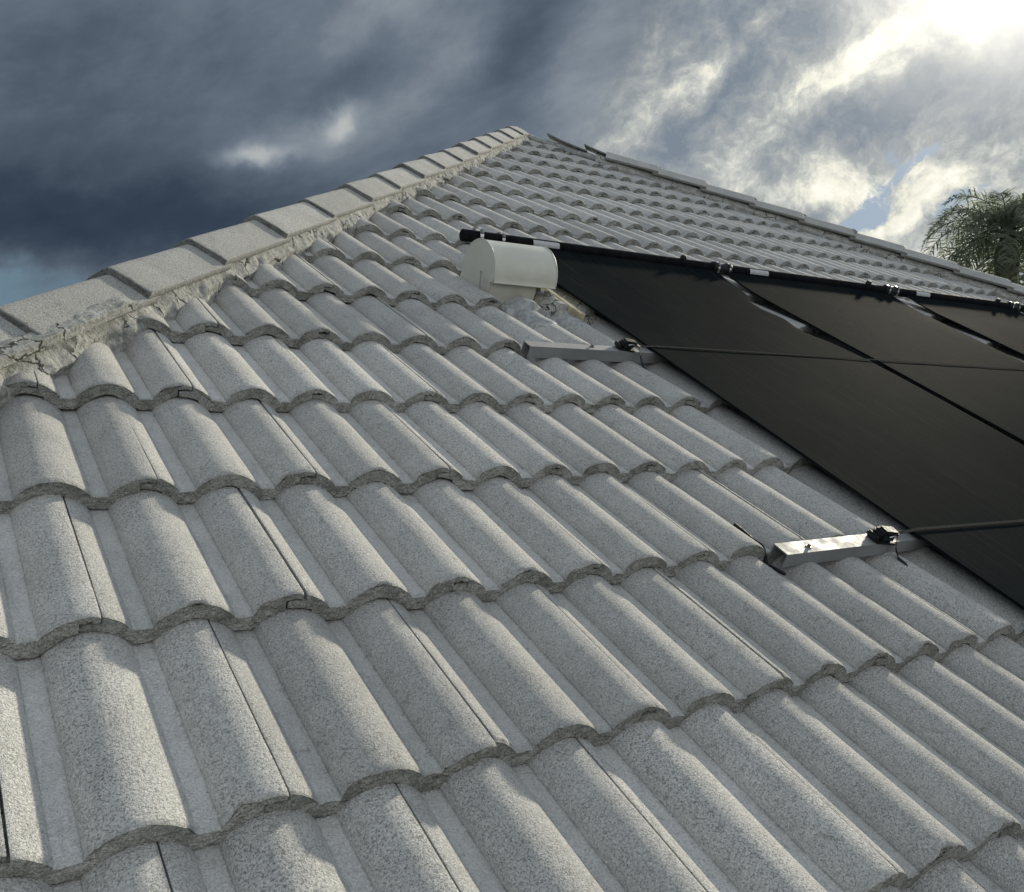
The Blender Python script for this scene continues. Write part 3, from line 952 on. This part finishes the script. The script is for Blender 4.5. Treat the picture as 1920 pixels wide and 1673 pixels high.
for k, (ua, ub, pa, pb) in enumerate(spans):
    base = Vector((ua, 1.1, 0))
    t = empty('solar_panel', SLOPE @ Matrix.Translation(base), labels[k], 'solar panel', 'pool heating panels strapped across the tiles')
    absorber(k, ua, ub, base, t)
    path = [(pa, HV, HH), (pa + .02, HV, HH), ((pa + pb) / 2, HV, HH), (pb - .02, HV, HH), (pb, HV, HH)]
    vs, fs = tube([Vector(p) - base for p in path], .0245, 24)
    o = from_data('header_pipe', vs, fs, M['pipe'], t); o.data.set_sharp_from_angle(angle=R(50))
    if k == 0:
        # rubber cap and coupling at the free end
        prof_ = [(1.618, .001), (1.618, .038), (1.622, .043), (1.640, .0445), (1.664, .043), (1.668, .0395), (1.735, .039), (1.745, .036), (1.765, .030), (1.800, .0330), (1.822, .031), (1.845, .0285), (1.850, .0245)]
        vs, fs = tube([Vector((x, HV, HH)) - base for x, r in prof_], [r for x, r in prof_], 28)
        o = from_data('end_cap', vs, fs, M['rubber'], t); o.data.set_sharp_from_angle(angle=R(50))
        band(1.728, .0400, t, base, .016); band(1.838, .0305, t, base, .014)
    # white sticker wrapped on the pipe's front
    sx = {0: 1.99, 1: 3.30, 2: 4.70, 3: 5.93}[k]
    vs, fs = [], []
    for a in range(9):
        an = R(118 + a * 7.5)
        for x in (sx, sx + .135):
            vs.append(Vector((x, HV + .0252 * math.cos(an), HH + .0252 * math.sin(an))) - base)
    for a in range(8): fs.append((a * 2, a * 2 + 1, a * 2 + 3, a * 2 + 2))
    from_data('sticker', vs, fs, M['sticker'], t)
    # small moulded plug on the header
    pu = {0: 2.86, 1: 4.27, 2: 5.60, 3: 6.9}[k]
    vs, fs = tube([Vector((pu, HV, HH)) - base, Vector((pu, HV + .004, HH + .030)) - base, Vector((pu, HV + .005, HH + .040)) - base], [.017, .016, .011], 12)
    from_data('plug', vs, fs, M['rubber'], t)
clab = ['black rubber coupling with two steel clamps above the curled narrow gap', 'black rubber coupling with two steel clamps above the wide pale gap', 'farthest rubber coupling with two steel clamps on the black header pipe']
for k, (x0, x1) in enumerate([(3.055, 3.175), (4.415, 4.535), (5.725, 5.845)]):
    base = Vector(((x0 + x1) / 2, HV, 0))
    t = empty('pipe_coupling', SLOPE @ Matrix.Translation(base), clab[k], 'pipe coupling', 'couplings joining the header pipes')
    prof_ = [(x0, .026), (x0 + .003, .030), (x0 + .03, .0305), (x0 + .045, .028), (x1 - .045, .028), (x1 - .03, .0305), (x1 - .003, .030), (x1, .026)]
    vs, fs = tube([Vector((x, HV, HH)) - base for x, r in prof_], [r for x, r in prof_], 24)
    o = from_data('sleeve', vs, fs, M['rubber'], t)
    band(x0 + .022, .0310, t, base, .012); band(x1 - .022, .0310, t, base, .012)

# ------------------------------------------------------------------ rails, straps, buckles, cord
def rail(u0, u1, v0, v1, h0, h1, label, screws):
    base = Vector(((u0 + u1) / 2, (v0 + v1) / 2, h0))
    t = empty('mounting_rail', SLOPE @ Matrix.Translation(base), label, 'mounting rail', 'aluminium rails holding the straps')
    th = .003
    a = [(v0, h0), (v0, h1), (v1, h1), (v1, h0), (v1 - th, h0), (v1 - th, h1 - th), (v0 + th, h1 - th), (v0 + th, h0)]
    bm = bmesh.new()
    vv = [bm.verts.new((u0 - .0, y, z)) for y, z in a]; ww = [bm.verts.new((u1, y, z)) for y, z in a]
    for k in range(8):
        bm.faces.new((vv[k], vv[(k + 1) % 8], ww[(k + 1) % 8], ww[k]))
    bm.faces.new((vv[0], vv[1], vv[6], vv[7])[::-1]); bm.faces.new((vv[1], vv[2], vv[5], vv[6])[::-1]); bm.faces.new((vv[2], vv[3], vv[4], vv[5])[::-1])
    bm.faces.new((ww[0], ww[1], ww[6], ww[7])); bm.faces.new((ww[1], ww[2], ww[5], ww[6])); bm.faces.new((ww[2], ww[3], ww[4], ww[5]))
    bmesh.ops.transform(bm, matrix=Matrix.Translation(-base), verts=bm.verts)
    bmesh.ops.bevel(bm, geom=[e for e in bm.edges if abs((e.verts[0].co - e.verts[1].co).x) > .1], offset=.0008, segments=2, affect='EDGES')
    bm_obj('channel', bm, M['alu'], t)
    for su, sv in screws:
        bm = bmesh.new()
        bmesh.ops.create_cone(bm, segments=20, radius1=.0075, radius2=.0075, depth=.002, cap_ends=True)
        r = bmesh.ops.create_cone(bm, segments=6, radius1=.0048, radius2=.0044, depth=.0065, cap_ends=True)
        for v in r['verts']: v.co.z += .0042
        bm_obj('screw', bm, M['bolt'], t, loc=Vector((su, sv, h1 + .001)) - base)
    return t
rail(1.392, 1.98, .686, .731, -.020, .014, 'brushed aluminium channel rail with a loose black cord at its open end', [(1.484, .707), (1.90, .707)])
rail(1.372, 1.98, 1.776, 1.818, -.018, .020, 'brushed aluminium rail lying on the tiles just below the vent hood', [(1.628, 1.802), (1.9, 1.802)])
def strap(label, pts, v_at, buckle, tail):
    base = Vector(buckle)
    t = empty('tie_down_strap', SLOPE @ Matrix.Translation(base), label, 'strap', 'straps holding the panels down')
    path = []
    for k in range(90):
        u = buckle[0] + .02 + (7.3 - buckle[0]) * (k / 89)
        h = MATH + .0035
        # over the mats, dipping in the gaps, down to the rail at the near end
        if u < 1.872: h = buckle[2] + .004 + (MATH + .0035 - buckle[2] - .004) * max(0, (u - buckle[0]) / (1.872 - buckle[0]))
        h += .0012 * mnoise.noise(Vector((u * 3, 3, 0)))
        path.append(Vector((u, v_at(u), h)) - base)
    vs, fs = strip(path, (0, .0105, 0), (0, 0, .0008))
    from_data('webbing', vs, fs, M['strap'], t, smooth=False)
    bm = bmesh.new()
    box(bm, -.030, .028, -.022, .022, 0, .006, .002)
    box(bm, -.022, .020, -.021, .021, .006, .028, .006)
    box(bm, -.036, -.026, -.020, .020, .004, .018, .003)
    box(bm, -.012, .032, -.017, .017, .022, .033, .004)
    bmesh.ops.transform(bm, matrix=Matrix.Rotation(R(-14), 4, 'Z'), verts=bm.verts)
    o = bm_obj('buckle', bm, M['rubber'], t)
    vs, fs = tube([(-.012, -.0235, .024), (-.002, -.0240, .026), (.012, -.0230, .026)], .0016, 6)
    from_data('buckle_pin', vs, fs, M['steel'], o)
    tp = [Vector(p) - base for p in tail]
    pp = []
    for k in range(len(tp) - 1):
        for q in range(5): pp.append(tp[k].lerp(tp[k + 1], q / 5))
    pp.append(tp[-1])
    vs, fs = strip(pp, (.010, .006, 0), (0, -.001, .002))
    from_data('strap_tail', vs, fs, M['rubber'], t, smooth=False)
strap('upper thin grey strap across the black panels, buckled to the rail below the vent', None,
      lambda u: 1.803 - .003 * math.sin(u * 2), (1.762, 1.797, .020),
      [(1.785, 1.790, .045), (1.800, 1.775, .040), (1.800, 1.755, .012), (1.792, 1.72, -.008), (1.795, 1.69, -.010)])
strap('lower grey strap across the black panel, buckled to the rail with the loose cord', None,
      lambda u: .705 - .028 * (u - 1.8), (1.745, .700, .014),
      [(1.772, .700, .040), (1.784, .690, .034), (1.778, .675, .004), (1.772, .655, -.010), (1.772, .625, -.012)])
cp_ = [(1.374, .838), (1.386, .815), (1.396, .785), (1.397, .755), (1.390, .725), (1.378, .70), (1.366, .675), (1.352, .650)]
path = [Vector((u, v, tile_h(u, v) + .006 + .004 * math.sin(k * .9))) for k, (u, v) in enumerate(cp_)]
base = path[0].copy()
t = empty('cord', SLOPE @ Matrix.Translation(base), 'short black cord curling over the tile beside the open rail end', 'cord')
pp = []
for k in range(len(path) - 1):
    for q in range(4):
        a, b = path[max(k - 1, 0)], path[min(k + 2, len(path) - 1)]
        p1, p2 = path[k], path[k + 1]; s = q / 4
        pp.append(((p1 * 2) + (p2 - a) * s + (a * 2 - p1 * 5 + p2 * 4 - b) * s * s + (p1 * 3 - a - p2 * 3 + b) * s ** 3) * .5 - base)
pp.append(path[-1] - base)
vs, fs = tube(pp, .0042, 10)
from_data('cord_length', vs, fs, M['rubber'], t)

# ------------------------------------------------------------------ palm tree
def palm(px, py, dist, label):
    c = CAMM.translation + px_dir(px, py) * dist
    t = empty('palm_tree', Matrix.Translation((c.x, c.y, 0)), label, 'palm tree')
    hgt = c.z
    rp = random.Random(8)
    zs_ = [hgt * k / 30 for k in range(31)]
    path = [(.18 * math.sin(z * .25), .0, z) for z in zs_]
    off = Vector((path[-1][0], 0, 0)); path = [(p[0] - off.x, 0, p[2]) for p in path]
    rr = [.24 + .10 * max(0, 1 - z / 1.2) + .012 * math.sin(z * 23) for z in zs_]
    rr[-1] = .12; rr[-2] = .20; rr[-3] = .30; rr[-4] = .31
    vs, fs = tube(path, rr, 16)
    from_data('trunk', vs, fs, M['trunk'], t)
    vs, fs = [], []
    NF = 46
    for f in range(NF):
        az = f * 2.39996 + rp.uniform(-.2, .2)
        rank = f / (NF - 1)                       # 0 youngest (upright) .. 1 oldest (hanging)
        el = R(80 - 105 * rank ** .9 + rp.uniform(-7, 7))
        L = (1.5 + 1.35 * min(1, .35 + rank * 1.3)) * rp.uniform(.88, 1.08)
        hd = Vector((math.cos(az), math.sin(az), 0))
        pts = []; p = Vector((0, 0, hgt - .1)); an = el
        n_ = 30
        for k in range(n_ + 1):
            pts.append(p.copy())
            p = p + (hd * math.cos(an) + Vector((0, 0, 1)) * math.sin(an)) * (L / n_)
            an -= R(2.4 + 3.3 * (k / n_)) * (1.0 if an > R(-75) else .1)
        v0, f0 = tube(pts, [.024 * (1 - .85 * k / n_) for k in range(n_ + 1)], 5, False)
        b = len(vs); vs += v0; fs += [tuple(i + b for i in q) for q in f0]
        side = Vector((-hd.y, hd.x, 0))
        for k in range(4, n_ + 1):
            q = k / n_
            tdir = (pts[k] - pts[k - 1]).normalized()
            for rep in range(2):
              for sg in (-1, 1):
                ll = (.62 * math.sin(PI * min(1, q * .80 + .16)) + .10) * rp.uniform(.75, 1.1)
                out = (side * sg * rp.uniform(.7, 1.0) + Vector((0, 0, 1)) * rp.uniform(-.35, .65) + tdir * rp.uniform(.45, .85)).normalized()
                st_ = pts[k] + tdir * rp.uniform(-.03, .05)
                wv_ = tdir.cross(out).cross(out).normalized() * .017
                p1 = st_ + out * ll * .5 + Vector((0, 0, -.03)) * ll
                p2 = p1 + (out * .75 + Vector((0, 0, -.55)) * rp.uniform(.5, 1.5)).normalized() * ll * .5
                b = len(vs)
                vs += [st_ - wv_ * .6, st_ + wv_ * .6, p1 - wv_, p1 + wv_, p2]
                fs += [(b, b + 1, b + 3, b + 2), (b + 2, b + 3, b + 4)]
    from_data('crown', vs, fs, M['frond'], t)
palm(1888, 432, 28.5, 'feathery palm tree standing behind the far hip of the tiled roof')
